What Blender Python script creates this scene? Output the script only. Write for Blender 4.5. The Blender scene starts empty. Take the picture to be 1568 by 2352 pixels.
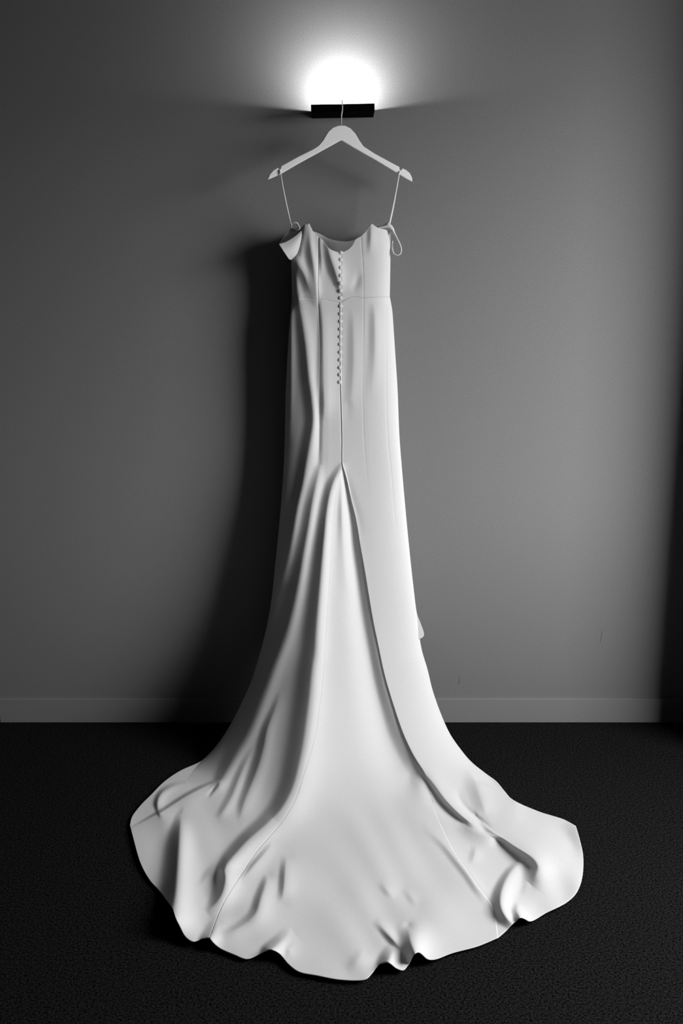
import bpy, bmesh, math, random
import numpy as np
from mathutils import Vector, Matrix
C = bpy.context.scene
COL = C.collection

# ------------------------------------------------------------------ camera
F_PX = 2287.0                    # 35 mm lens on a 24 x 36 mm frame, 1568 x 2352
PITCH = math.radians(12.2)
CAM_D, CAM_H = 3.2, 1.43         # distance from the papered wall (y = 0), eye height
cam_d = bpy.data.cameras.new('camera')
cam_d.sensor_fit = 'VERTICAL'
cam_d.sensor_height = 36.0
cam_d.lens = 36.0 * F_PX / 2352.0
cam = bpy.data.objects.new('camera', cam_d)
COL.objects.link(cam)
cam.location = (0, -CAM_D, CAM_H)
cam.rotation_euler = (math.pi / 2 - PITCH, 0, 0)
C.camera = cam

# ------------------------------------------------------------------ sky, light, exposure
SKY = 22.0
GROUND = 7.5
LAMP = 490.0
EXPOSURE = 0.0
W = bpy.data.worlds.new('daylight')
C.world = W
W.use_nodes = True
nt = W.node_tree
bg = nt.nodes['Background']
tc = nt.nodes.new('ShaderNodeTexCoord')
sep = nt.nodes.new('ShaderNodeSeparateXYZ')
mr = nt.nodes.new('ShaderNodeMapRange')
mr.inputs['From Min'].default_value = -0.08
mr.inputs['From Max'].default_value = 0.10
mr.inputs['To Min'].default_value = GROUND
mr.inputs['To Max'].default_value = SKY
nt.links.new(tc.outputs['Generated'], sep.inputs[0])
nt.links.new(sep.outputs['Z'], mr.inputs['Value'])
nt.links.new(mr.outputs['Result'], bg.inputs['Strength'])
bg.inputs['Color'].default_value = (1, 1, 1, 1)
C.view_settings.view_transform = 'Standard'
C.view_settings.look = 'None'
C.view_settings.gamma = 1.0
C.view_settings.use_curve_mapping = False
C.view_settings.exposure = EXPOSURE

# the window in the right-hand wall
WX = 1.85
WY0, WY1 = -0.72, -1.84
WZ0, WZ1 = 0.74, 2.26
pl = bpy.data.lights.new('window_portal', 'AREA')
pl.shape = 'RECTANGLE'
pl.size, pl.size_y = abs(WY1 - WY0), WZ1 - WZ0
pl.cycles.is_portal = True
plo = bpy.data.objects.new('window_portal', pl)
COL.objects.link(plo)
plo.location = (WX + 0.10, (WY0 + WY1) / 2, (WZ0 + WZ1) / 2)
# local x -> world y, local y -> world z, local -z (emission) -> world -x
plo.rotation_euler = Matrix(((0, 0, 1), (1, 0, 0), (0, 1, 0))).to_euler()

# ------------------------------------------------------------------ materials
def mat(name, base, rough=0.8, grain=0.0, scale=400.0, bump=0.0, bscale=300.0, sheen=0.0, metallic=0.0, spec=0.3):
    m = bpy.data.materials.new(name)
    m.use_nodes = True
    n = m.node_tree
    b = n.nodes['Principled BSDF']
    b.inputs['Roughness'].default_value = rough
    b.inputs['Metallic'].default_value = metallic
    b.inputs['Specular IOR Level'].default_value = spec
    b.inputs['Base Color'].default_value = (base, base, base, 1)
    if sheen:
        b.inputs['Sheen Weight'].default_value = sheen
    g = n.nodes.new('ShaderNodeNewGeometry')
    if grain:
        t = n.nodes.new('ShaderNodeTexNoise')
        t.inputs['Scale'].default_value = scale
        t.inputs['Detail'].default_value = 2.0
        t.inputs['Roughness'].default_value = 0.6
        n.links.new(g.outputs['Position'], t.inputs['Vector'])
        r = n.nodes.new('ShaderNodeMapRange')
        r.inputs['From Min'].default_value = 0.25 if grain < .5 else 0.32
        r.inputs['From Max'].default_value = 0.75 if grain < .5 else 0.70
        r.inputs['To Min'].default_value = base * (1 - grain)
        r.inputs['To Max'].default_value = base * (1 + grain)
        n.links.new(t.outputs['Fac'], r.inputs['Value'])
        n.links.new(r.outputs['Result'], b.inputs['Base Color'])
    if bump:
        t2 = n.nodes.new('ShaderNodeTexNoise')
        t2.inputs['Scale'].default_value = bscale
        t2.inputs['Detail'].default_value = 3.0
        n.links.new(g.outputs['Position'], t2.inputs['Vector'])
        bp = n.nodes.new('ShaderNodeBump')
        bp.inputs['Strength'].default_value = bump
        bp.inputs['Distance'].default_value = 0.002
        n.links.new(t2.outputs['Fac'], bp.inputs['Height'])
        n.links.new(bp.outputs['Normal'], b.inputs['Normal'])
    return m

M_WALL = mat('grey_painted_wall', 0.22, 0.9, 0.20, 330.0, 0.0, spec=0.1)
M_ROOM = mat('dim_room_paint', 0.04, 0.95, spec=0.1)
M_BASE = mat('grey_painted_skirting', 0.25, 0.7, 0.18, 330.0, spec=0.2)
M_CARPET = mat('charcoal_carpet', 0.0125, 1.0, 0.95, 205.0, 0.9, 420.0, spec=0.0)
M_DRESS = mat('ivory_crepe', 0.65, 0.75, 0.06, 480.0, 0.05, 900.0, spec=0.2)
M_LINING = mat('ivory_lining', 0.66, 0.7, 0.05, 480.0, spec=0.2)
M_WOOD = mat('pale_wood', 0.92, 0.55, 0.06, 300.0, spec=0.3)
M_HOOK = mat('steel_wire', 0.8, 0.5, metallic=0.6)
M_BLACK = mat('matt_black_metal', 0.002, 0.8, spec=0.02)
M_FRAME = mat('painted_window_frame', 0.4, 0.6)
M_LAMP = bpy.data.materials.new('lit_diffuser')
M_LAMP.use_nodes = True
_b = M_LAMP.node_tree.nodes['Principled BSDF']
_b.inputs['Emission Color'].default_value = (1, 1, 1, 1)
_b.inputs['Emission Strength'].default_value = LAMP

# ------------------------------------------------------------------ helpers
def link(name, mesh, m=None, parent=None, smooth=False):
    o = bpy.data.objects.new(name, mesh)
    COL.objects.link(o)
    if m:
        mesh.materials.append(m)
    if parent:
        o.parent = parent
    if smooth:
        mesh.polygons.foreach_set('use_smooth', [True] * len(mesh.polygons))
    return o

def obj(name, bm, m=None, parent=None, smooth=False):
    bmesh.ops.recalc_face_normals(bm, faces=bm.faces)
    me = bpy.data.meshes.new(name)
    bm.to_mesh(me)
    bm.free()
    return link(name, me, m, parent, smooth)

def add_box(bm, x0, x1, y0, y1, z0, z1, bevel=0.0, seg=2):
    r = bmesh.ops.create_cube(bm, size=1.0)
    for v in r['verts']:
        v.co = Vector(((x0 + x1) / 2 + v.co.x * (x1 - x0), (y0 + y1) / 2 + v.co.y * (y1 - y0), (z0 + z1) / 2 + v.co.z * (z1 - z0)))
    if bevel:
        es = list({e for v in r['verts'] for e in v.link_edges})
        bmesh.ops.bevel(bm, geom=es, offset=bevel, segments=seg, affect='EDGES', profile=0.5)

def struct(name, bm, m, parent=None):
    o = obj(name, bm, m, parent)
    if parent is None:
        o['kind'] = 'structure'
    return o

def thing(name, label, cat, loc):
    o = bpy.data.objects.new(name, None)
    o.empty_display_size = 0.05
    COL.objects.link(o)
    o.location = loc
    o['label'] = label
    o['category'] = cat
    bpy.context.view_layer.update()
    return o

def keep(o, parent):            # parent, leaving the piece where it stands in the room
    o.parent = parent
    o.matrix_parent_inverse = Matrix.Translation(-Vector(parent.location))
    return o

cp, sp = math.cos(PITCH), math.sin(PITCH)
def ray(x, y):                  # direction of the sight line through a measured point of the photograph
    a = (np.asarray(x, float) - 784.0) / F_PX
    b = (1176.0 - np.asarray(y, float)) / F_PX
    return a, cp + b * sp, -sp + b * cp
def at(x, y, d):                # the point seen there that stands d metres in front of the wall
    dx, dy, dz = ray(x, y)
    t = (CAM_D - np.asarray(d, float)) / dy
    return np.stack([dx * t, -CAM_D + dy * t, CAM_H + dz * t], -1)
def V3(x, y, d):
    return Vector(at(x, y, d))
def floor_d(y):                 # distance of the floor from the wall, seen at image height y
    _, dy, dz = ray(784.0, y)
    return np.where(dz < -1e-3, CAM_D + CAM_H * dy / np.minimum(dz, -1e-3), -50.0)

def sstep(a, b, v):
    t = np.clip((v - a) / (b - a), 0, 1)
    return t * t * (3 - 2 * t)

def spline(pts, n):
    """centripetal-ish Catmull-Rom through pts (k columns), n samples at even chord length"""
    P = np.asarray(pts, float)
    if len(P) == 2:
        t = np.linspace(0, 1, n)[:, None]
        return P[0] * (1 - t) + P[1] * t
    Q = np.vstack([2 * P[0] - P[1], P, 2 * P[-1] - P[-2]])
    out = []
    for i in range(1, len(Q) - 2):
        p0, p1, p2, p3 = Q[i - 1:i + 3]
        d0 = max(np.hypot(*(p1 - p0)[:2]) ** .5, 1e-4)
        d1 = max(np.hypot(*(p2 - p1)[:2]) ** .5, 1e-4)
        d2 = max(np.hypot(*(p3 - p2)[:2]) ** .5, 1e-4)
        m1 = d1 * ((p1 - p0) / d0 - (p2 - p0) / (d0 + d1) + (p2 - p1) / d1)
        m2 = d1 * ((p2 - p1) / d1 - (p3 - p1) / (d1 + d2) + (p3 - p2) / d2)
        u = np.linspace(0, 1, 24, endpoint=False)[:, None]
        out.append((2 * u**3 - 3 * u**2 + 1) * p1 + (u**3 - 2 * u**2 + u) * m1 + (-2 * u**3 + 3 * u**2) * p2 + (u**3 - u**2) * m2)
    out.append(P[-1:])
    D = np.vstack(out)
    L = np.concatenate([[0], np.cumsum(np.hypot(*(np.diff(D[:, :2], axis=0).T)))])
    s = np.linspace(0, L[-1], n)
    return np.stack([np.interp(s, L, D[:, k]) for k in range(D.shape[1])], -1)

def tube(bm, pts, radius, n=8, caps=True, flat=1.0):
    pts = [Vector(p) for p in pts]
    rings = []
    up = None
    for i, p in enumerate(pts):
        t = (pts[min(i + 1, len(pts) - 1)] - pts[max(i - 1, 0)]).normalized()
        if up is None:
            up = t.orthogonal().normalized() if abs(t.y) > .9 else (Vector((0, 1, 0)) - t * t.y).normalized()
        up = (up - t * up.dot(t)).normalized()
        side = t.cross(up)
        r = radius[i] if hasattr(radius, '__len__') else radius
        rings.append([bm.verts.new(p + (side * math.cos(a) + up * math.sin(a) * flat) * r) for a in [2 * math.pi * k / n for k in range(n)]])
    for a, b in zip(rings, rings[1:]):
        for k in range(n):
            bm.faces.new((a[k], a[(k + 1) % n], b[(k + 1) % n], b[k]))
    if caps:
        bm.faces.new(rings[0])
        bm.faces.new(rings[-1])

# ------------------------------------------------------------------ the room
RX0, RX1, RY0, RY1, RZ = -3.0, WX, -5.2, 0.0, 2.65
WL = -1.172                       # the wall ends in an outside corner here
T = 0.12
bm = bmesh.new(); add_box(bm, WL, RX1 + T, 0, T, -0.02, RZ); wall_back = struct('wall_back', bm, M_WALL)
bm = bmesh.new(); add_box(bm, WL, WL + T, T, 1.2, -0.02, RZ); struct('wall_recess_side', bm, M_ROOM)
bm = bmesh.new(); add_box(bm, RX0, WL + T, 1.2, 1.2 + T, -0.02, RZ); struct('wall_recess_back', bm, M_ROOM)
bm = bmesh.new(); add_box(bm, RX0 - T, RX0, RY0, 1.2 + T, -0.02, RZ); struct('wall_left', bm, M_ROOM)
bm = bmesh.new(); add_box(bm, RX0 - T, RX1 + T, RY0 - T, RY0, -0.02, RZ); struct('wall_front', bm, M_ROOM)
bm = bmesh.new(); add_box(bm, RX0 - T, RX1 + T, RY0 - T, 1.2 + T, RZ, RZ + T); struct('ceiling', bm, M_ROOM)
bm = bmesh.new()
add_box(bm, WX, WX + T, WY0, T, -0.02, RZ)
add_box(bm, WX, WX + T, RY0, WY1, -0.02, RZ)
add_box(bm, WX, WX + T, WY1, WY0, -0.02, WZ0)
add_box(bm, WX, WX + T, WY1, WY0, WZ1, RZ)
struct('wall_right', bm, M_ROOM)
bm = bmesh.new(); add_box(bm, 1.25, WX, -.335, 0, 0, RZ, .004); struct('added_shade_pier', bm, M_ROOM)  # unseen pier, added to block window light from the back wall's right end
bm = bmesh.new()
fw = 0.04
for (ya, yb, za, zb) in ((WY1, WY1 + fw, WZ0, WZ1), (WY0 - fw, WY0, WZ0, WZ1), (WY1, WY0, WZ0, WZ0 + fw), (WY1, WY0, WZ1 - fw, WZ1)):
    add_box(bm, WX + .04, WX + .09, ya, yb, za, zb, .004)
win = struct('window_1', bm, M_FRAME)
bm = bmesh.new(); add_box(bm, WX - .04, WX + .04, WY1 - .03, WY0 + .03, WZ0 - .03, WZ0, .006)
ws = obj('window_sill', bm, M_FRAME, win)
bm = bmesh.new(); add_box(bm, RX0 - T, RX1 + T, RY0 - T, 1.2 + T, -0.12, 0.0); struct('floor', bm, M_CARPET)
BH = 0.086
bm = bmesh.new(); add_box(bm, WL, 1.25, -0.009, 0.0, 0.0, BH, .0012, 2); struct('baseboard_back', bm, M_BASE)
bm = bmesh.new(); add_box(bm, RX1 - .009, RX1, RY0, -.335, 0.0, BH, .0012, 2); struct('baseboard_right', bm, M_BASE)

M_SCUFF = mat('scuff', 0.13, 0.9, spec=0.05)
for k, path in enumerate([[(1381, 1447), (1382, 1456), (1380, 1466), (1377, 1476)], [(1054, 1553), (1054.5, 1562), (1053, 1572)]]):
    bm = bmesh.new()
    pp = [V3(x, y, .0004) for x, y in path]
    for a, b in zip(pp, pp[1:]):
        f = [bm.verts.new(p) for p in (a + Vector((-.0007, 0, 0)), a + Vector((.0007, 0, 0)), b + Vector((.0007, 0, 0)), b + Vector((-.0007, 0, 0)))]
        bm.faces.new(f)
    obj('scuff_mark', bm, M_SCUFF, wall_back)

# ------------------------------------------------------------------ wall light
SD = 0.110                        # how far it stands off the wall
c_top = V3(787, 238.8, SD); c_bot = V3(787, 271.0, 0.0)
sw = (V3(860, 255, SD) - V3(714, 255, SD)).x
sh = c_top.z - c_bot.z
sc = thing('wall_light', 'black rectangular uplighter wall light glowing above the coat hanger', 'wall light', (c_bot.x, 0, c_bot.z))
bm = bmesh.new()
hw, th = sw / 2, 0.003
add_box(bm, -hw, hw, -SD, -SD + th, 0, sh, .0012)            # front plate
add_box(bm, -hw, hw, -th, 0, 0, sh, .0012)                   # back plate
add_box(bm, -hw, -hw + th, -SD, 0, 0, sh, .0012)
add_box(bm, hw - th, hw, -SD, 0, 0, sh, .0012)
add_box(bm, -hw, hw, -SD, 0, 0, th, .0012)                   # bottom plate
sc_body = obj('housing', bm, M_BLACK, sc)
bm = bmesh.new(); add_box(bm, -.030, .030, -.098, -.060, sh * .42, sh * .66, .0015)
obj('diffuser', bm, M_LAMP, sc)
bm = bmesh.new(); add_box(bm, -.045, .045, -.102, -.040, th, sh * .42, .001)
obj('lamp_holder', bm, M_BLACK, sc)
sc.rotation_euler = (0, math.radians(-1.0), 0)

# ------------------------------------------------------------------ coat hanger
HD = 0.124                        # middle of the hanger in front of the wall; it hangs a little turned
def hd(x):
    return HD - (x - 784.0) / 165.0 * .030
up_l = [(615, 412), (618, 401.5), (627, 391), (637, 385.5), (639, 386.5), (641, 389), (644, 387), (645, 381.5), (682, 361), (718, 343), (730.5, 335), (741, 322.5), (753.5, 302), (763.7, 293), (776.4, 288.5)]
up_r = [(791.7, 288.5), (804.5, 294.4), (816, 307), (825, 322.5), (835, 336.5), (860.6, 353), (891, 369.6), (917, 383.5), (917, 388), (919.5, 391), (922.5, 388), (924, 386.6), (932, 390), (941, 397.7), (946, 408), (946.6, 417.5)]
lo = [(932, 410.5), (914, 399), (860.6, 367), (809.6, 337.8), (786, 323.5), (784, 322.8), (780, 323), (733, 349), (682, 377), (649, 396.4), (638.7, 402)]
hc = V3(784, 300, HD)
hg = thing('coat_hanger', 'pale wooden notched coat hanger hooked over the black wall light', 'hanger', tuple(hc))
ring = up_l + up_r + lo
bm = bmesh.new()
vs = [bm.verts.new(V3(x, y, hd(x) + .006) - hc) for x, y in ring]
f = bm.faces.new(vs)
ex = bmesh.ops.extrude_face_region(bm, geom=[f])
for v in [g for g in ex['geom'] if isinstance(g, bmesh.types.BMVert)]:
    v.co.y += 0.012
bmesh.ops.recalc_face_normals(bm, faces=bm.faces)
es = [e for e in bm.edges if (e.verts[0].co - e.verts[1].co).xz.length > 1e-4]
bmesh.ops.bevel(bm, geom=es, offset=0.0016, segments=2, affect='EDGES')
obj('shoulder_bar', bm, M_WOOD, hg)
bm = bmesh.new()
pth = [V3(783.2, 292, HD), V3(783.4, 271, HD), V3(784.2, 262, HD + .001), V3(785.8, 252, SD + .012), V3(786, 244, SD + .010),
       V3(785.6, 239, SD + .006)]
top = V3(785, 238.0, SD)
pth += [top + Vector((0, .002, .007)), top + Vector((-.001, .012, .010)), top + Vector((-.002, .024, .006)), top + Vector((-.003, .031, -.004)), top + Vector((-.003, .033, -.014))]
pp = spline([tuple(p - hc) for p in pth], 60)
tube(bm, pp, 0.0021, 8)
obj('hook', bm, M_HOOK, hg, True)

# ------------------------------------------------------------------ the wedding dress
# outline of the dress, measured on the photograph
L_EDGE = [(671, 560), (670, 600), (670, 650), (672, 679), (672.7, 686), (668, 717.5), (664, 758.7), (660.6, 819), (658, 892), (655, 1002), (651, 1079), (643, 1181),
          (633, 1283), (622, 1385), (610, 1448), (595, 1506.6), (578.5, 1560), (558.6, 1606), (532, 1659), (502, 1705.6), (479, 1732), (459, 1748.7), (412.6, 1770),
          (376, 1795), (346, 1825), (323, 1848), (303, 1875), (298, 1894.6)]
R_EDGE = [(897, 553), (896, 625), (895.7, 679), (894.5, 686), (900.5, 712.7), (904, 758.7), (908, 819), (912.7, 892), (917, 1000), (923, 1079), (932, 1181), (942, 1283), (952, 1372),
          (960, 1440), (968, 1491), (981.7, 1538), (993.5, 1586), (1013, 1641), (1033, 1685), (1057, 1720), (1080.5, 1748), (1112, 1774), (1140, 1795), (1160, 1819), (1175, 1835),
          (1235, 1863), (1294, 1882), (1322, 1897)]
HEM_L = [(298, 1894.6), (306.5, 1928), (323, 1984), (343, 2020.6), (366, 2047), (386, 2074), (396, 2088), (402, 2105), (412.6, 2127), (426, 2151.6), (442.5, 2162), (462.4, 2156.6), (480.6, 2153)]
HEM_G = [(480.6, 2153), (492, 2166.6), (505.5, 2178), (538.7, 2193), (565, 2202), (598, 2190), (621.6, 2180.5), (641.5, 2190), (661, 2213), (684.6, 2231), (724, 2239.5), (780, 2249.5), (839, 2248.5),
         (855, 2234), (871, 2214.5), (891, 2210), (910.5, 2224), (926, 2228), (938, 2214.5), (950, 2191), (962, 2187), (982, 2203), (997.5, 2203.5), (1037, 2189), (1096, 2173), (1144, 2153)]
HEM_R = [(1144, 2153), (1160, 2139), (1175, 2124), (1195, 2107), (1204, 2110), (1217, 2116), (1254, 2096), (1298, 2074), (1322, 2052), (1335.5, 2021), (1339, 1969), (1331.6, 1930), (1322, 1897)]
RE = [(785.5, 1068), (789, 1080), (794, 1097), (804, 1142), (817, 1193), (827, 1252), (837, 1308), (847.5, 1372), (857.7, 1431), (869, 1485), (883, 1550), (902.6, 1617), (926, 1685), (950, 1736),
      (975, 1776)]
SEAM_R = [(985.5, 1800), (990, 1830), (1001, 1867), (1021, 1913), (1044, 1957), (1072, 1998), (1098, 2036), (1128, 2077), (1138, 2110), (1144, 2153)]
SEAM_L = [(785.5, 1068), (780, 1095), (771, 1130), (764, 1181), (759, 1257), (755.6, 1321), (750.5, 1397), (746.7, 1461), (742.6, 1533), (734, 1616), (721, 1699), (701, 1765), (676, 1840), (645, 1890),
          (590, 1955), (555, 2007), (510, 2080), (480.6, 2153)]
CENTRE = [(779, 694.5), (780, 800), (781.5, 892), (785, 1002), (785.5, 1068)]

# --- how far the cloth stands off the wall before any fold is pressed into it
_le = L_EDGE[:20] + [(452, 1765), (390, 1850), (320, 1970)]
_re = R_EDGE[:13] + [(968, 1491)] + [p for p in R_EDGE if 1530 < p[1] < 1750] + [(1122, 1790), (1190, 1870), (1270, 1980)]
_ly = np.array([p[1] for p in _le]); _lx = np.array([p[0] for p in _le], float)
_ry = np.array([p[1] for p in _re]); _rx = np.array([p[0] for p in _re], float)
_PY = [500, 690, 900, 1075, 1200, 1300, 1400, 1500, 1600, 1657, 1750, 1850, 1950]
_DS = [.085, .088, .094, .100, .112, .128, .152, .182, .222, .248, .300, .36, .43]
_DC = [.128, .130, .140, .154, .174, .194, .222, .262, .318, .362, .455, .59, .72]
def pchip(x, X, Y):
    X = np.asarray(X, float); Y = np.asarray(Y, float)
    h = np.diff(X); dl = np.diff(Y) / h
    m = np.zeros_like(Y); m[0], m[-1] = dl[0], dl[-1]
    for i in range(1, len(X) - 1):
        m[i] = 0 if dl[i - 1] * dl[i] <= 0 else 2 * dl[i - 1] * dl[i] / (dl[i - 1] + dl[i])
    x = np.clip(x, X[0], X[-1]); i = np.clip(np.searchsorted(X, x) - 1, 0, len(h) - 1)
    t = (x - X[i]) / h[i]
    return (2*t**3 - 3*t**2 + 1)*Y[i] + (t**3 - 2*t**2 + t)*h[i]*m[i] + (-2*t**3 + 3*t**2)*Y[i+1] + (t**3 - t**2)*h[i]*m[i+1]
def base(x, y):
    lx = pchip(y, _ly, _lx); rx = pchip(y, _ry, _rx)
    s = (x - (lx + rx) / 2) / ((rx - lx) / 2)
    a_ = np.abs(s)
    prof = np.where(s < 0, 1 - (.55 + .45 * sstep(700, 960, y)) * (1 - np.clip(1.03 - a_ ** 2.5, 0, 1) ** .62), 1 - (.5 + .4 * (1 - sstep(850, 1100, y))) * (1 - np.clip(1.03 - a_ ** 4.5, 0, 1) ** .55)) - np.clip(a_ - 1.0, 0, 3) * .8
    ds = pchip(y, _PY, _DS); dc = pchip(y, _PY, _DC)
    dh = ds + (dc - ds) * prof
    df = np.maximum(floor_d(y), -3.0) + .014
    k = .030
    m = np.maximum(dh, df)
    d = m + k * np.log(np.exp((dh - m) / k) + np.exp((df - m) / k))
    wf = 1 / (1 + np.exp((dh - df) / .05))           # 1 where the cloth lies on the floor
    return d, wf

# profile of the steep flank of a fold: an even slope between a round crest and a round foot
def _ss(v):
    v = np.clip(v, 0, 1)
    return v * v * (3 - 2 * v)
_FX = np.linspace(0, 3, 400)
_sl = _ss(_FX / .35) * (1 - _ss((_FX - .95) / .85))
_FG = 1 - np.cumsum(_sl) / _sl.sum()
# --- folds: each a crest line with its height in mm and the widths of its left and right flank
def stroke_eval(px, py, st, out):
    pts, A, wl, wr = st
    k = len(pts)
    ex = lambda v: (np.asarray(v, float) if hasattr(v, '__len__') else np.full(k, float(v)))
    A, wl, wr = ex(A), ex(wl), ex(wr)
    arr = np.column_stack([np.asarray(pts, float), A, wl, wr])
    ln = np.hypot(*(np.diff(arr[:, :2], axis=0).T)).sum()
    S = spline(arr, max(5, int(ln / 4)))
    wm = max(wl.max() * 2.7, wr.max() * 4.6)
    sel = np.nonzero((px > S[:, 0].min() - wm) & (px < S[:, 0].max() + wm) & (py > S[:, 1].min() - wm) & (py < S[:, 1].max() + wm))[0]
    if not len(sel):
        return
    x, y = px[sel], py[sel]
    num = np.zeros(len(sel)); den = np.zeros(len(sel))
    for i in range(len(S) - 1):
        ax, ay = S[i, 0], S[i, 1]; bx, by = S[i + 1, 0] - ax, S[i + 1, 1] - ay
        l2 = bx * bx + by * by + 1e-9
        tc_ = np.clip(((x - ax) * bx + (y - ay) * by) / l2, 0, 1)
        d2 = (x - ax - tc_ * bx) ** 2 + (y - ay - tc_ * by) ** 2
        bs = ((x - ax) * by - (y - ay) * bx) / math.sqrt(l2)
        v = S[i, 2:] * (1 - tc_[:, None]) + S[i + 1, 2:] * tc_[:, None]
        # blend the two flanks over the crest so that it stays round at the ends
        fr = 1 / (1 + np.exp(-np.clip(bs / np.maximum(np.sqrt(d2), 1e-3) * 6, -30, 30)))
        q = d2 / (v[:, 1] * (1 - fr) + v[:, 2] * fr) ** 2
        tl = np.where(v[:, 0] > 0, .38 * fr, 0)
        w = 1 / (d2 + 16) ** 2.5
        steep = np.interp(np.sqrt(q), _FX, _FG) if v[0, 0] > 0 or v[-1, 0] > 0 else np.exp(-q)
        num += w * v[:, 0] * ((1 - fr) * steep + (fr - tl) * np.exp(-q) + tl * np.exp(-q / 4.5))
        den += w
    out[sel] += num / den * 1e-3

FOLDS = []
AMP = 1.0
def fold(pts, A, wl, wr):
    FOLDS.append((pts, np.asarray(A, float) * AMP, wl, wr))

# bodice
AMP = 1.25
fold([(709, 513), (713, 560), (722, 620), (727, 665), (729, 690)], [3, 6, 7, 5, 2], 13, 9)
fold([(700, 516), (694, 560), (690, 600)], [4, 4, 1], 9, 9)
fold([(680, 598), (697, 625), (709, 655), (716, 680)], [5, 8, 6, 2], 13, 14)
fold([(751, 562), (760, 590), (770, 620), (778, 648), (781, 668)], [4, 9, 10, 7, 2], [8, 14, 14, 10, 6], [14, 16, 18, 14, 8])
fold([(735, 552), (738, 600), (738, 640)], [2, 3, 0], 5, 9)
fold([(853, 515), (852, 545), (850, 590)], [3, 4, 0], 8, 14)
fold([(806, 672), (818, 650), (826, 620)], [0, -2.5, 0], 10, 10)
fold([(679, 598), (681, 640), (683, 682)], [4, 5, 4], 8, 12)
AMP = 1.0
fold([(731, 544), (730.5, 600), (730, 679), (733, 740), (735, 800), (734, 868), (733, 951), (732.6, 1015), (731, 1063)], [-1.6, -1.8, -1.6, -1.0, -.7, -.7, -.9, -.8, 0], 1.7, 1.5)
fold([(829, 545), (834, 625), (835, 679), (834.6, 722), (834, 820), (833.4, 925), (837, 1027), (845, 1117)], [-.5, -.5, -.5, -.5, -.3, -.4, -.4, -.1], 2.2, 1.5)
fold([(887, 548), (887.5, 700), (887, 916), (891, 1015), (898.5, 1091), (906, 1180), (914, 1231)], [-.4, -.4, -.5, -.6, -.5, -.4, -.1], 2.2, 1.5)
fold([(672.7, 681), (697, 682), (716, 685), (745, 687), (777, 694.5)], -.5, 2.0, 2.0)
fold([(787, 691), (806, 681), (832, 683), (857, 682), (894.5, 680)], [-.6, -.5, -.3, -.25, -.4], 2.0, 2.0)
fold([(784, 580), (783.5, 680), (783, 760), (782.5, 880), (782.5, 900), (785, 1002), (785.6, 1060)], [-1.0, -1.0, -1.0, -1.2, -1.6, -1.7, -1.0], 2.2, 1.8)
# upper skirt
fold([(668, 720), (668, 800), (667, 900), (664, 1000)], [3, 4, 4, 1], 6, 9)
fold([(686, 690), (697, 747), (704, 795), (711, 868), (717, 913), (721, 964), (714, 1015), (706, 1060), (697, 1110), (684, 1165), (674, 1220), (664, 1275), (650, 1330)],
     [4, 9, 11, 12, 12, 11, 11, 12, 13, 12, 11, 8, 3], [10, 15, 17, 18, 18, 18, 18, 18, 17, 16, 16, 16, 14], [14, 17, 18, 14, 13, 12, 15, 18, 18, 16, 15, 14, 14])
fold([(738, 700), (742, 760), (744, 868), (746, 930), (744, 970)], [2, 6, 8, 8, 1], [6, 10, 14, 14, 9], [16, 22, 24, 22, 14])
fold([(733, 880), (733, 951), (732.6, 1015), (731, 1063)], [0, -4, -4, -2], 9, 6)
fold([(811, 705), (812, 760), (813, 830), (809, 900), (800, 960)], [0, 3, 4, 3, 0], [9, 12, 14, 14, 12], 18)
fold([(858, 690), (861, 730), (862, 790), (860, 850), (852, 920)], [0, 4, 5, 3, 0], [8, 11, 13, 14, 13], 17)
fold([(800, 930), (796, 980)], [-1.5, 0], 10, 10)
# the long folds of the left skirt
fold([(737, 1068), (728, 1110), (718, 1160), (709, 1215), (699, 1270), (688, 1334), (674, 1400), (656, 1465), (630, 1530), (600, 1612), (569, 1690), (548, 1727), (525, 1768), (504, 1801), (489, 1817)],
     [1, 9, 12, 12, 12, 12, 12, 12, 14, 15, 15, 15, 14, 10, 3], [8, 15, 17, 18, 19, 20, 22, 24, 26, 28, 26, 24, 20, 14, 8], [10, 13, 14, 14, 15, 16, 18, 20, 22, 22, 22, 22, 20, 16, 12])
fold([(784, 1072), (766, 1111), (754, 1162), (746, 1238), (740, 1315), (734, 1391), (730, 1443), (727, 1500), (722, 1533), (712, 1633), (697, 1732), (674, 1815), (646, 1862), (612, 1896), (570, 1932), (528, 1978), (513, 1996)],
     [3, 12, 15, 18, 19, 20, 21, 22, 23, 25, 27, 30, 33, 34, 33, 28, 18], [8, 14, 16, 18, 22, 25, 27, 30, 31, 34, 34, 29, 24, 20, 18, 16, 12], [10, 13, 15, 16, 17, 18, 20, 22, 24, 30, 36, 42, 44, 42, 36, 28, 18])
fold([(648, 1585), (632, 1630), (615, 1675), (606, 1720), (594, 1763), (578, 1804), (561, 1847), (552, 1880)], [0, 4, 8, 10, 11, 11, 9, 1], [8, 10, 12, 14, 15, 14, 13, 8], [14, 16, 18, 20, 22, 22, 20, 12])
fold([(585, 1715), (566, 1750), (549, 1789), (533, 1830), (513, 1863), (498, 1880)], [0, 4, 7, 8, 6, 0], [8, 10, 11, 12, 10, 7], [10, 12, 13, 14, 13, 10])
# the whole left side leans away from the proud edge of the gore
fold([(752, 1180), (742, 1280), (730, 1400), (720, 1533), (708, 1640), (690, 1745), (664, 1830), (630, 1880)], [0, 8, 19, 30, 38, 36, 20, 0], [50, 70, 85, 105, 115, 110, 90, 60], [40, 60, 90, 120, 130, 120, 90, 60])
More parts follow.
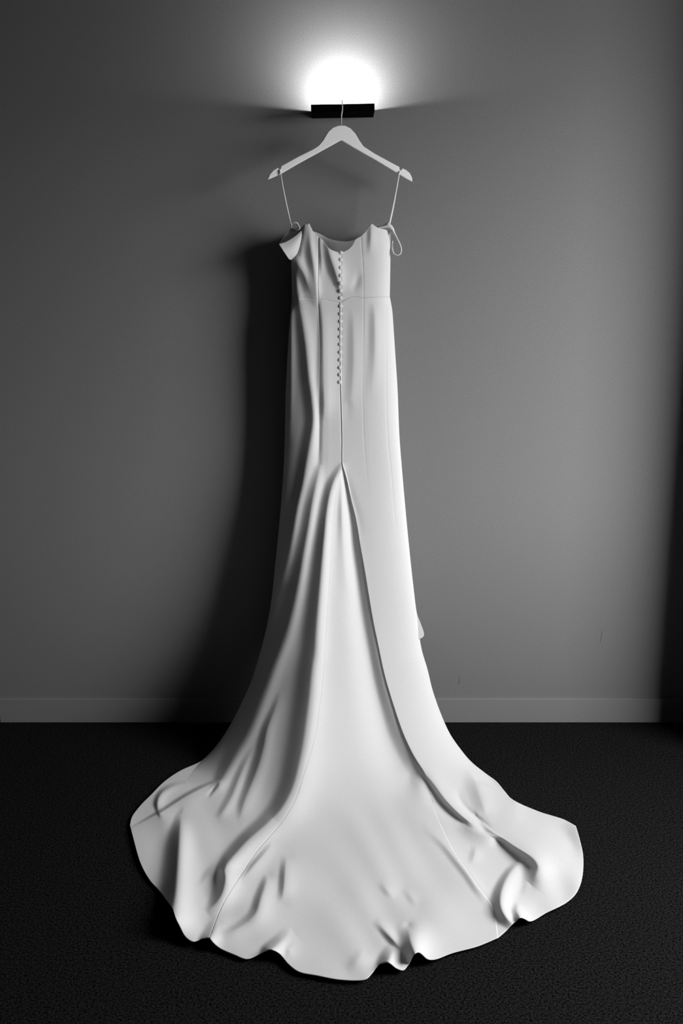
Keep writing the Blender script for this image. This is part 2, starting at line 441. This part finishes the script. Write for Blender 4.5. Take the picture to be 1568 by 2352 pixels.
# the gore
fold([(786, 1100), (785, 1162), (786, 1213), (789, 1260), (796, 1330), (806, 1390)], [1, 4, 4, 3, 2, 0], [5, 7, 9, 12, 16, 18], [8, 12, 14, 16, 18, 18])
# left train
AMP = 1.5
fold([(489, 1799), (455, 1815), (422, 1833), (374, 1864), (350, 1876), (312, 1896)], [5, 9, 9, 8, 5, 1], [5, 6, 6, 6, 4, 3], [26, 34, 36, 34, 26, 20])
fold([(425, 1800), (395, 1808), (372, 1822), (362, 1842), (364, 1864)], [2, 5, 7, 7, 3], [6, 7, 7, 7, 5], 14)
fold([(498, 1803), (488, 1815), (479, 1828)], [-2, -3.5, -1], 5, 4)
fold([(417, 1874), (416, 1900), (415, 1924), (412, 1975), (408, 2052), (401, 2090), (397, 2106)], [3, 13, 19, 24, 28, 30, 30], [10, 17, 22, 28, 34, 38, 38], [18, 22, 24, 26, 32, 38, 40])
fold([(494, 1990), (476, 2014), (457, 2040)], [0, 2.5, 0], 9, 16)
fold([(517, 1997), (519, 2018), (514, 2045), (505, 2064), (492, 2080), (475, 2094)], [10, 18, 18, 14, 7, 0], [12, 18, 19, 16, 12, 8], [20, 30, 30, 28, 24, 18])
fold([(630, 1935), (604, 1965), (580, 1992), (556, 2024)], [0, 4, 5, 0], 8, 20)
fold([(616, 2010), (611, 2030), (600, 2064), (590, 2096), (570, 2118), (538, 2137), (510, 2146)], [0, 6, 9, 8, 6, 5, 1], [8, 11, 13, 13, 12, 10, 8], [16, 22, 26, 28, 26, 22, 18])
fold([(660, 1962), (656, 1995), (653, 2035), (648, 2075)], [0, 5, 6, 0], 11, 26)
fold([(505, 2120), (490, 2145), (480, 2160)], [2, 10, 14], 18, 18)
fold([(672, 2140), (652, 2158), (634, 2175), (620, 2186)], [0, 6, 13, 18], 16, 20)
fold([(684, 2158), (666, 2182)], [0, 2], 10, 18)
# bottom hem
fold([(936, 2126), (944, 2150), (948, 2170), (955, 2192)], [0, 14, 22, 26], [18, 26, 26, 22], [24, 34, 28, 18])
fold([(908, 2178), (897, 2198), (890, 2216)], [2, 12, 18], [14, 18, 20], 16)
fold([(862, 2112), (885, 2138), (905, 2160), (920, 2178)], [0, 5, 6, 2], 10, 13)
fold([(842, 2186), (820, 2206), (795, 2228)], [0, 2.2, 0], 14, 20)
fold([(872, 2022), (890, 2046), (908, 2062)], [0, 2.2, 0], 10, 14)
fold([(926, 2036), (944, 2060), (960, 2080)], [0, 1.8, 0], 10, 14)
# right train
fold([(985, 1908), (1018, 1938), (1049, 1976), (1075, 2009), (1096, 2040), (1120, 2068)], [1, 3.6, 4.4, 4.4, 3.6, .5], 11, 16)
AMP = 1.0
fold(SEAM_R[2:-1], -.35, 2.2, 1.5)
fold([(1300, 1884), (1326, 1900), (1337, 1935), (1341, 1972), (1337, 2022), (1322, 2055), (1290, 2082)], [2, 8, 13, 14, 13, 9, 3], [40, 70, 90, 95, 85, 60, 40], 30)
fold(SEAM_L[2:-1], [-.35] * (len(SEAM_L) - 5) + [-.2, -.1], 2.0, 1.4)
RE_TAIL = [(940, 1716), (962.5, 1757), (990.6, 1794), (1024, 1838), (1057, 1871), (1082, 1889.5), (1100, 1899), (1124, 1910)]
AMP = 1.45
fold([(1085, 1780), (1100, 1814), (1112, 1852), (1118, 1872)], [2, 8, 8, 3], [18, 24, 22, 12], [16, 22, 26, 20])
fold([(1100, 1876), (1123, 1904), (1154, 1924), (1184.5, 1944), (1210, 1959), (1228, 1972), (1237, 1990), (1231, 2010), (1216, 2028)],
     [2, 8, 14, 19, 23, 24, 22, 15, 3], [6, 8, 10, 14, 18, 21, 22, 20, 14], [20, 34, 46, 54, 56, 54, 50, 44, 36])
fold([(1204, 1978), (1178, 1998), (1160, 2028), (1151, 2058), (1152, 2084), (1164, 2106), (1180, 2122)], [2, 8, 13, 16, 16, 12, 6], [6, 9, 13, 16, 18, 18, 14], [18, 24, 28, 28, 24, 18, 14])
fold([(1058, 1888), (1080, 1900), (1108, 1914), (1130, 1921), (1150, 1927)], [1, 8, 10, 8, 1], [16, 24, 26, 22, 12], [6, 8, 7, 6, 5])
fold([(1049, 1806), (1056, 1838), (1078, 1865), (1103, 1884), (1122, 1899)], [0, -3, -4, -4, -1], [9, 8, 6, 5, 4], [14, 10, 7, 6, 5])
fold([(1097, 1942), (1090, 1962), (1082, 1992)], [0, 3, 0], 10, 16)
fold([(1179, 1872), (1215, 1884), (1253, 1896), (1297, 1917), (1317, 1942), (1329, 1966)], [0, -2.5, -3.2, -4, -4, -1], 20, 20)
fold([(1176, 1834), (1150, 1822), (1123, 1809), (1094, 1795), (1076, 1772)], [8, 9, 8, 6, 1], [5, 6, 6, 6, 5], [40, 46, 40, 26, 16])
fold([(1188, 2092), (1196, 2110)], [8, 16], 12, 12)
AMP = 1.15
fold(RE_TAIL, [0, 3, 10, 15, 15, 12, 8, 1], [7, 8, 8, 8, 8, 8, 7, 6], [24, 26, 24, 20, 17, 14, 10, 7])
fold([(968, 1782), (985, 1808), (1010, 1845), (1040, 1873), (1066, 1890)], [-2, -8, -8, -5, -1], [26, 24, 20, 16, 12], [12, 12, 10, 8, 6])
# only on the gore: it dips in under the proud edge of the right-hand panel
_off = np.interp([p[1] for p in RE], [1068, 1150, 1260, 1400, 1550, 1700, 1780], [2, 8, 15, 21, 27, 37, 40])
GORE_FOLDS = [([(x - o, y + o * .12) for (x, y), o in zip(RE, _off)], [-1, -3, -6, -9, -12, -15, -17, -18, -19, -20, -22, -25, -28, -28, -24],
               [3, 5, 7, 12, 16, 20, 24, 28, 31, 34, 38, 44, 52, 58, 58], [3, 4, 6, 8, 10, 12, 14, 16, 17, 18, 20, 24, 30, 34, 36]),
              (RE + [(984, 1800), (990, 1825)], [-1, -1, -2, -2, -2.5, -2.5, -2.5, -2.5, -2.5, -2.5, -2.5, -2.5, -2.5, -2.5, -2.5, -2, 0], 5, 14)]
RIGHT_FOLDS = [([(792, 1090), (805, 1135), (822, 1190), (832, 1250)], [-1, -2, -1.5, 0], 8, 10)]

def cloth(x, y, extra=(), lift=0.0):
    """world position of the cloth seen at (x, y)"""
    sh_ = x.shape
    px, py = x.ravel().astype(float), y.ravel().astype(float)
    e = np.zeros_like(px)
    for st in FOLDS:
        stroke_eval(px, py, st, e)
    for st in extra:
        stroke_eval(px, py, st, e)
    yf = sstep(1780, 1900, py)                         # the weave never lies quite flat on the carpet
    e += .0011 * yf * (np.sin(px / 31 + 1.3 * np.sin(py / 47)) + np.sin(py / 37 + px / 83 + 1.1) + .7 * np.sin(px / 17 - py / 23 + 2 * np.sin(px / 71)))
    e += lift
    d, wf = base(px, py)
    dx, dy, dz = ray(px, py)
    t = (CAM_D - d) / dy
    t -= e * ((1 - wf) / .95 + wf / .62) / np.sqrt(dx * dx + dy * dy + dz * dz)
    tfl = np.where(dz < -1e-3, (0.005 - CAM_H) / np.minimum(dz, -1e-3), 1e9)   # never under the carpet
    t = np.minimum(t, tfl)
    t = np.minimum(t, (CAM_D - .006) / dy)                                     # nor through the wall
    P = np.stack([dx * t, -CAM_D + dy * t, CAM_H + dz * t], -1)
    return P.reshape(sh_ + (3,))

def patch(left, right, top, bottom, nu, nv, t_top=.25, t_bot=.4):
    """grid of image points bounded by four curves"""
    Lc, Rc = spline(left, nv), spline(right, nv)
    Tc, Bc = spline(top, nu), spline(bottom, nu)
    s = np.linspace(0, 1, nu)[None, :, None]; t = np.linspace(0, 1, nv)[:, None, None]
    G = Lc[:, None] * (1 - s) + Rc[:, None] * s
    dt = Tc[None] - (Lc[0] * (1 - s) + Rc[0] * s)
    db = Bc[None] - (Lc[-1] * (1 - s) + Rc[-1] * s)
    return G + dt * (1 - sstep(0, t_top, t)) + db * sstep(1 - t_bot, 1, t)

def grid_mesh(name, P, m, parent, thick=.0022, flip=False):
    nv, nu = P.shape[:2]
    P = P.reshape(-1, 3) - np.array(parent.location)
    i = np.arange(nv * nu).reshape(nv, nu)
    q = np.stack([i[:-1, :-1], i[1:, :-1], i[1:, 1:], i[:-1, 1:]], -1).reshape(-1, 4)
    if flip:
        q = q[:, ::-1]
    me = bpy.data.meshes.new(name)
    me.vertices.add(len(P)); me.vertices.foreach_set('co', P.astype(np.float32).ravel())
    me.loops.add(q.size); me.loops.foreach_set('vertex_index', q.astype(np.int32).ravel())
    me.polygons.add(len(q)); me.polygons.foreach_set('loop_start', np.arange(0, q.size, 4, dtype=np.int32))
    me.update(calc_edges=True)
    o = link(name, me, m, parent, True)
    if thick:
        md = o.modifiers.new('thickness', 'SOLIDIFY')
        md.thickness = thick; md.offset = -1.0
    return o

dress = thing('wedding_dress', 'long white wedding gown with a buttoned back hanging by the wall, train on the carpet', 'dress', (0, -.05, 0))

def rim_left(P, n, back, side):
    """turn the left-hand border of a panel back under itself"""
    cols = []
    e0, e1 = P[:, 0], P[:, 3]
    inw = e1 - e0
    inw /= np.linalg.norm(inw, axis=1, keepdims=True) + 1e-9
    cam_v = np.array([0, -CAM_D, CAM_H]) - e0
    cam_v /= np.linalg.norm(cam_v, axis=1, keepdims=True)
    for k in range(n, 0, -1):
        a = k / n
        cols.append(e0 - cam_v * (back * a)[:, None] + inw * (side * a * a))
    return np.concatenate([np.stack(cols, 1), P], 1)

# ---- bodice, four panels joined at the back seams
NECK1 = [(671, 560), (676, 545), (690, 525), (700.6, 515), (704.5, 517.5), (709, 513), (714, 522), (720.5, 534.5), (731, 544)]
NECK2 = [(731, 544), (738, 549), (745.4, 557.5), (755, 570), (770, 577.5), (783, 579.5)]
NECK3 = [(783, 579.5), (789, 578), (801, 571.5), (811, 560), (816, 550), (828.5, 542.5)]
NECK4 = [(828.5, 542.5), (839, 532), (847, 520), (853, 514), (860.5, 519), (869, 523.6), (888.5, 528.5), (895, 534), (897, 553)]
B1 = [(731, 544), (730.5, 600), (730, 679), (730.5, 687)]
B2 = [(783, 579.5), (783, 640), (780, 694.5)]
B3 = [(828.5, 542.5), (834, 625), (835, 679), (835, 684)]
WAIST1 = [(672.5, 683), (697, 683.5), (716, 686), (730.5, 687)]
WAIST2 = [(730.5, 687), (745, 688), (780, 694.5)]
WAIST3 = [(780, 694.5), (787, 691), (806, 682), (835, 684)]
WAIST4 = [(835, 684), (857, 682.5), (895, 681.5)]
LB = [(671, 560), (670, 600), (670, 650), (672.5, 683)]
RB = [(897, 553), (896, 625), (895, 681.5)]
for (l, r, tp, bt, nu) in ((LB, B1, NECK1, WAIST1, 60), (B1, B2, NECK2, WAIST2, 56), (B2, B3, NECK3, WAIST3, 56), (B3, RB, NECK4, WAIST4, 66)):
    G = patch(l, r, tp, bt, nu, 110, .9, .5)
    grid_mesh('bodice_panel', cloth(G[..., 0], G[..., 1]), M_DRESS, dress)

# ---- skirt: left panel, gore, right panel
L_SK = [(672.5, 683)] + L_EDGE[5:]
R_SK = [(895, 681.5)] + R_EDGE[4:]
left_in = CENTRE + SEAM_L[1:]
G = patch(L_SK, left_in, WAIST1 + WAIST2[1:], HEM_L, 170, 720, .08, .12)
skl = grid_mesh('skirt_panel', cloth(G[..., 0], G[..., 1]), M_DRESS, dress)
skl['label'] = 'shaded left side of the skirt with long folds'
right_in = CENTRE + RE[1:] + SEAM_R
G = patch(right_in, R_SK, WAIST3 + WAIST4[1:], HEM_R, 170, 720, .08, .12)
P = cloth(G[..., 0], G[..., 1], RIGHT_FOLDS)
yy = G[:, 0, 1]
rimk = 1 - sstep(1760, 1830, yy)
P = rim_left(P, 6, (.001 + .004 * sstep(1068, 1250, yy)) * rimk, (.004 * rimk)[:, None])
skr = grid_mesh('skirt_panel', P, M_DRESS, dress)
skr['label'] = 'brightly lit right side of the skirt with a proud folded edge'
# the gore runs a little way under both neighbours
gl = [(x + 0.0, y) for x, y in SEAM_L]
gr = [(785.5 + .5, 1068)] + [(x + min(10, 1 + (y - 1068) * .06), y - 2) for x, y in RE[1:]] + [(993, 1802)] + SEAM_R[1:]
G = patch(gl, gr, [(785.5, 1068), (786, 1068)], HEM_G, 260, 620, .02, .42)
gore = grid_mesh('train_gore', cloth(G[..., 0], G[..., 1], GORE_FOLDS), M_DRESS, dress)
gore['label'] = 'smooth wedge-shaped train panel let in at the back'

# ---- front of the dress, seen only above the back neckline and as a corner of hem at the right
FL = [(672, 540), (670, 600), (671, 686), (665, 758), (661, 819), (657, 900), (655, 1002), (652, 1079), (645, 1181), (636, 1283), (630, 1385), (640, 1470)]
FR = [(895, 540), (895, 600), (894, 686), (902, 758.7), (906, 819), (911, 900), (915, 1000), (921, 1079), (930, 1181), (940, 1283), (950, 1372), (955, 1412), (959, 1440), (960, 1466)]
FT = [(672, 540), (690, 534), (705, 528), (721, 532), (736, 538), (755, 548), (774.5, 552.7), (794, 554), (811, 551), (830, 543), (850, 532), (872, 530), (895, 540)]
FB = [(640, 1470), (800, 1474), (960, 1466)]
G = patch(FL, FR, FT, FB, 90, 220, .3, .1)
x, y = G[..., 0], G[..., 1]
lx = np.interp(y, _ly, _lx); rx = np.interp(y, _ry, _rx)
s = (x - (lx + rx) / 2) / ((rx - lx) / 2)
ds = pchip(y, _PY, _DS)
d = ds - .004 - (ds - .018) * np.clip(1 - s * s, 0, 1) ** .7 - .012 * sstep(.9, 1.0, s) * sstep(1300, 1400, y)
fp = grid_mesh('front_panel', at(x, y, np.maximum(d, .012)), M_LINING, dress, .002, False)

# the front hem shows as a small corner beside the right-hand edge
hl = [(948, 1385), (953, 1412), (956, 1440), (958, 1466)]
hr = [(953.5, 1385), (958, 1412), (965, 1430), (972.5, 1452), (973, 1459), (970, 1464), (961, 1468)]
G = patch(hl, hr, [(948, 1385), (953.5, 1385)], [(958, 1466), (961, 1468)], 14, 60, .02, .02)
fh = grid_mesh('front_hem_corner', cloth(np.minimum(G[..., 0], 962 + .3 * (G[..., 0] - 962)), G[..., 1]), M_DRESS, dress, .002)
Pc = cloth(np.minimum(G[..., 0], 957.0), G[..., 1])
Pd = at(G[..., 0], G[..., 1], -Pc[..., 1] - .004)
fh.data.vertices.foreach_set('co', (Pd.reshape(-1, 3) - np.array(dress.location)).astype(np.float32).ravel())
fh.data.update()

# ---- off-shoulder sleeve at the left, folded forward
apex = (703, 515)
SU = [apex, (690, 531), (674, 545), (656, 555.5), (640, 560.5)]
SR = [apex, (699.5, 537), (693, 560), (686.5, 578), (680, 589), (669, 597.5)]
SB = [(640, 560.5), (648, 573), (658, 588), (663.5, 595.5), (669, 597.5)]
G = patch(SU, SR, [apex, (703.2, 515)], SB, 50, 60, .02, .5)
u = np.linspace(0, 1, 50)[None, :]; v = np.linspace(0, 1, 60)[:, None]
x, y = G[..., 0], G[..., 1]
d = .118 + .012 * np.sin(math.pi * u) * v + .016 * (1 - u) * v
sl = grid_mesh('off_shoulder_sleeve', at(x, y, d), M_DRESS, dress, .002)
SI = [apex, (690, 524), (671, 523), (657, 535.5), (640, 560.5)]
G = patch(SI, SU, [apex, (703.2, 515)], [(640, 560.5), (640.2, 560.6)], 24, 50, .02, .02)
x, y = G[..., 0], G[..., 1]
u = np.linspace(0, 1, 24)[None, :]; v = np.linspace(0, 1, 50)[:, None]
d = .062 + .026 * u * u + .020 * v * 0 + .012 * (1 - np.sin(math.pi * v)) 
obj_in = grid_mesh('sleeve_lining', at(x, y, d), M_LINING, dress, .0015)

# ---- straps, ribbons and knots
def px_tube(name, pts, rad, m=M_DRESS, n=60, flat=1.0):
    arr = spline(np.array(pts, float), n)
    P = at(arr[:, 0], arr[:, 1], arr[:, 2]) - np.array(dress.location)
    bm = bmesh.new()
    tube(bm, [tuple(p) for p in P], rad if not hasattr(rad, '__len__') else list(np.interp(np.linspace(0, 1, n), np.linspace(0, 1, len(rad)), rad)), 10, True, flat)
    return obj(name, bm, m, dress, True)
RIB = .0026
px_tube('hanger_loop', [(641.5, 391, hd(641) - .008), (641, 388.5, hd(641)), (643, 392, hd(643) + .0085), (650, 430, hd(643) - .006), (659, 474, .118), (669.5, 519, .098)], [.0022, .0026, .0032, .0036, .0032, .0022], flat=.35)
px_tube('hanger_loop', [(919, 392, hd(919) - .008), (919, 390.5, hd(919)), (917.5, 396, hd(917) + .0085), (911, 432, hd(917) + .009), (903, 474, .100), (893.5, 518, .098)], [.0022, .0020, .0022, .0030, .0034, .0034], flat=.35)
px_tube('ribbon_knot', [(669, 525, .090), (669.5, 516, .094), (674, 512.8, .098), (681, 513, .100), (686, 520, .102), (687.5, 524.5, .102), (683, 527, .1), (675, 525.5, .097), (667.5, 522.5, .095), (667.5, 519, .093)], [.0026, .0032, .0036, .0036, .003, .0026, .0026, .003, .0026, .002])
# right-hand strap: flat band over the shoulder, then a hanging loop
U = [(866, 522), (880, 518.3), (888, 514), (891, 512.5), (897, 516.5), (902, 523), (905.5, 534)]
D_ = [(871, 525), (882, 524.5), (890, 527.5), (896, 531), (900, 534), (903, 536.5), (905, 537.5)]
G = patch(U, D_, [(866, 522), (871, 525)], [(905.5, 534), (905, 537.5)], 14, 60, .02, .02)
u = np.linspace(0, 1, 14)[None, :]
d = .106 + .008 * np.sin(math.pi * u) + .004 * np.linspace(0, 1, 60)[:, None]
grid_mesh('shoulder_strap', at(G[..., 0], G[..., 1], d), M_DRESS, dress, .002)
px_tube('strap_loop', [(902, 529, .110), (906, 537, .112), (912, 549, .112), (918.5, 563, .111), (920.8, 573, .110), (919, 582, .110), (913, 586, .109), (906, 584.5, .107), (901.5, 577, .104), (900, 566, .098), (900.5, 554, .090)],
        [.0030, .0028, .0024, .0024, .0026, .0026, .0026, .0026, .0028, .0030, .0026], n=90)

# ---- covered buttons down the back
BY = [580.6, 597, 615, 632.7, 650.4, 667.8, 684.3, 703, 720.7, 738, 755.8, 773.3, 790.7, 808.9, 826.6, 844.3, 860.5, 877.5]
bx = np.interp(BY, [580, 600, 700, 780, 880], [782.6, 781.5, 781.8, 781, 779.8])
BP = cloth(np.array(bx), np.array(BY))
bme = bpy.data.meshes.new('button')
bm = bmesh.new()
bmesh.ops.create_uvsphere(bm, u_segments=20, v_segments=12, radius=1.0)
for v in bm.verts:
    v.co = Vector((v.co.x * .0060, v.co.z * .0026, v.co.y * .0060))
bmesh.ops.recalc_face_normals(bm, faces=bm.faces)
bm.to_mesh(bme); bm.free()
bme.materials.append(M_DRESS)
bme.polygons.foreach_set('use_smooth', [True] * len(bme.polygons))
lme = bpy.data.meshes.new('button_loop')
bm = bmesh.new()
arc = [(.0068 * math.cos(a), -.0008 - .0004 * math.sin(a), .0050 * math.sin(a)) for a in np.linspace(-2.0, 2.0, 14)]
arc = [(.006, 0, -.0035)] + [(x - .0015, y, z) for x, y, z in arc][2:-2] + [(.006, 0, .0035)]
tube(bm, arc, .0005, 6)
bmesh.ops.recalc_face_normals(bm, faces=bm.faces)
bm.to_mesh(lme); bm.free()
lme.materials.append(M_DRESS)
for p in BP:
    b = bpy.data.objects.new('button', bme); COL.objects.link(b); b.parent = dress
    b.location = Vector(p) - dress.location + Vector((0, -.0013, 0))
    l = bpy.data.objects.new('button_loop', lme); COL.objects.link(l); l.parent = dress
    l.location = Vector(p) - dress.location + Vector((.0012, .0001, -.001))
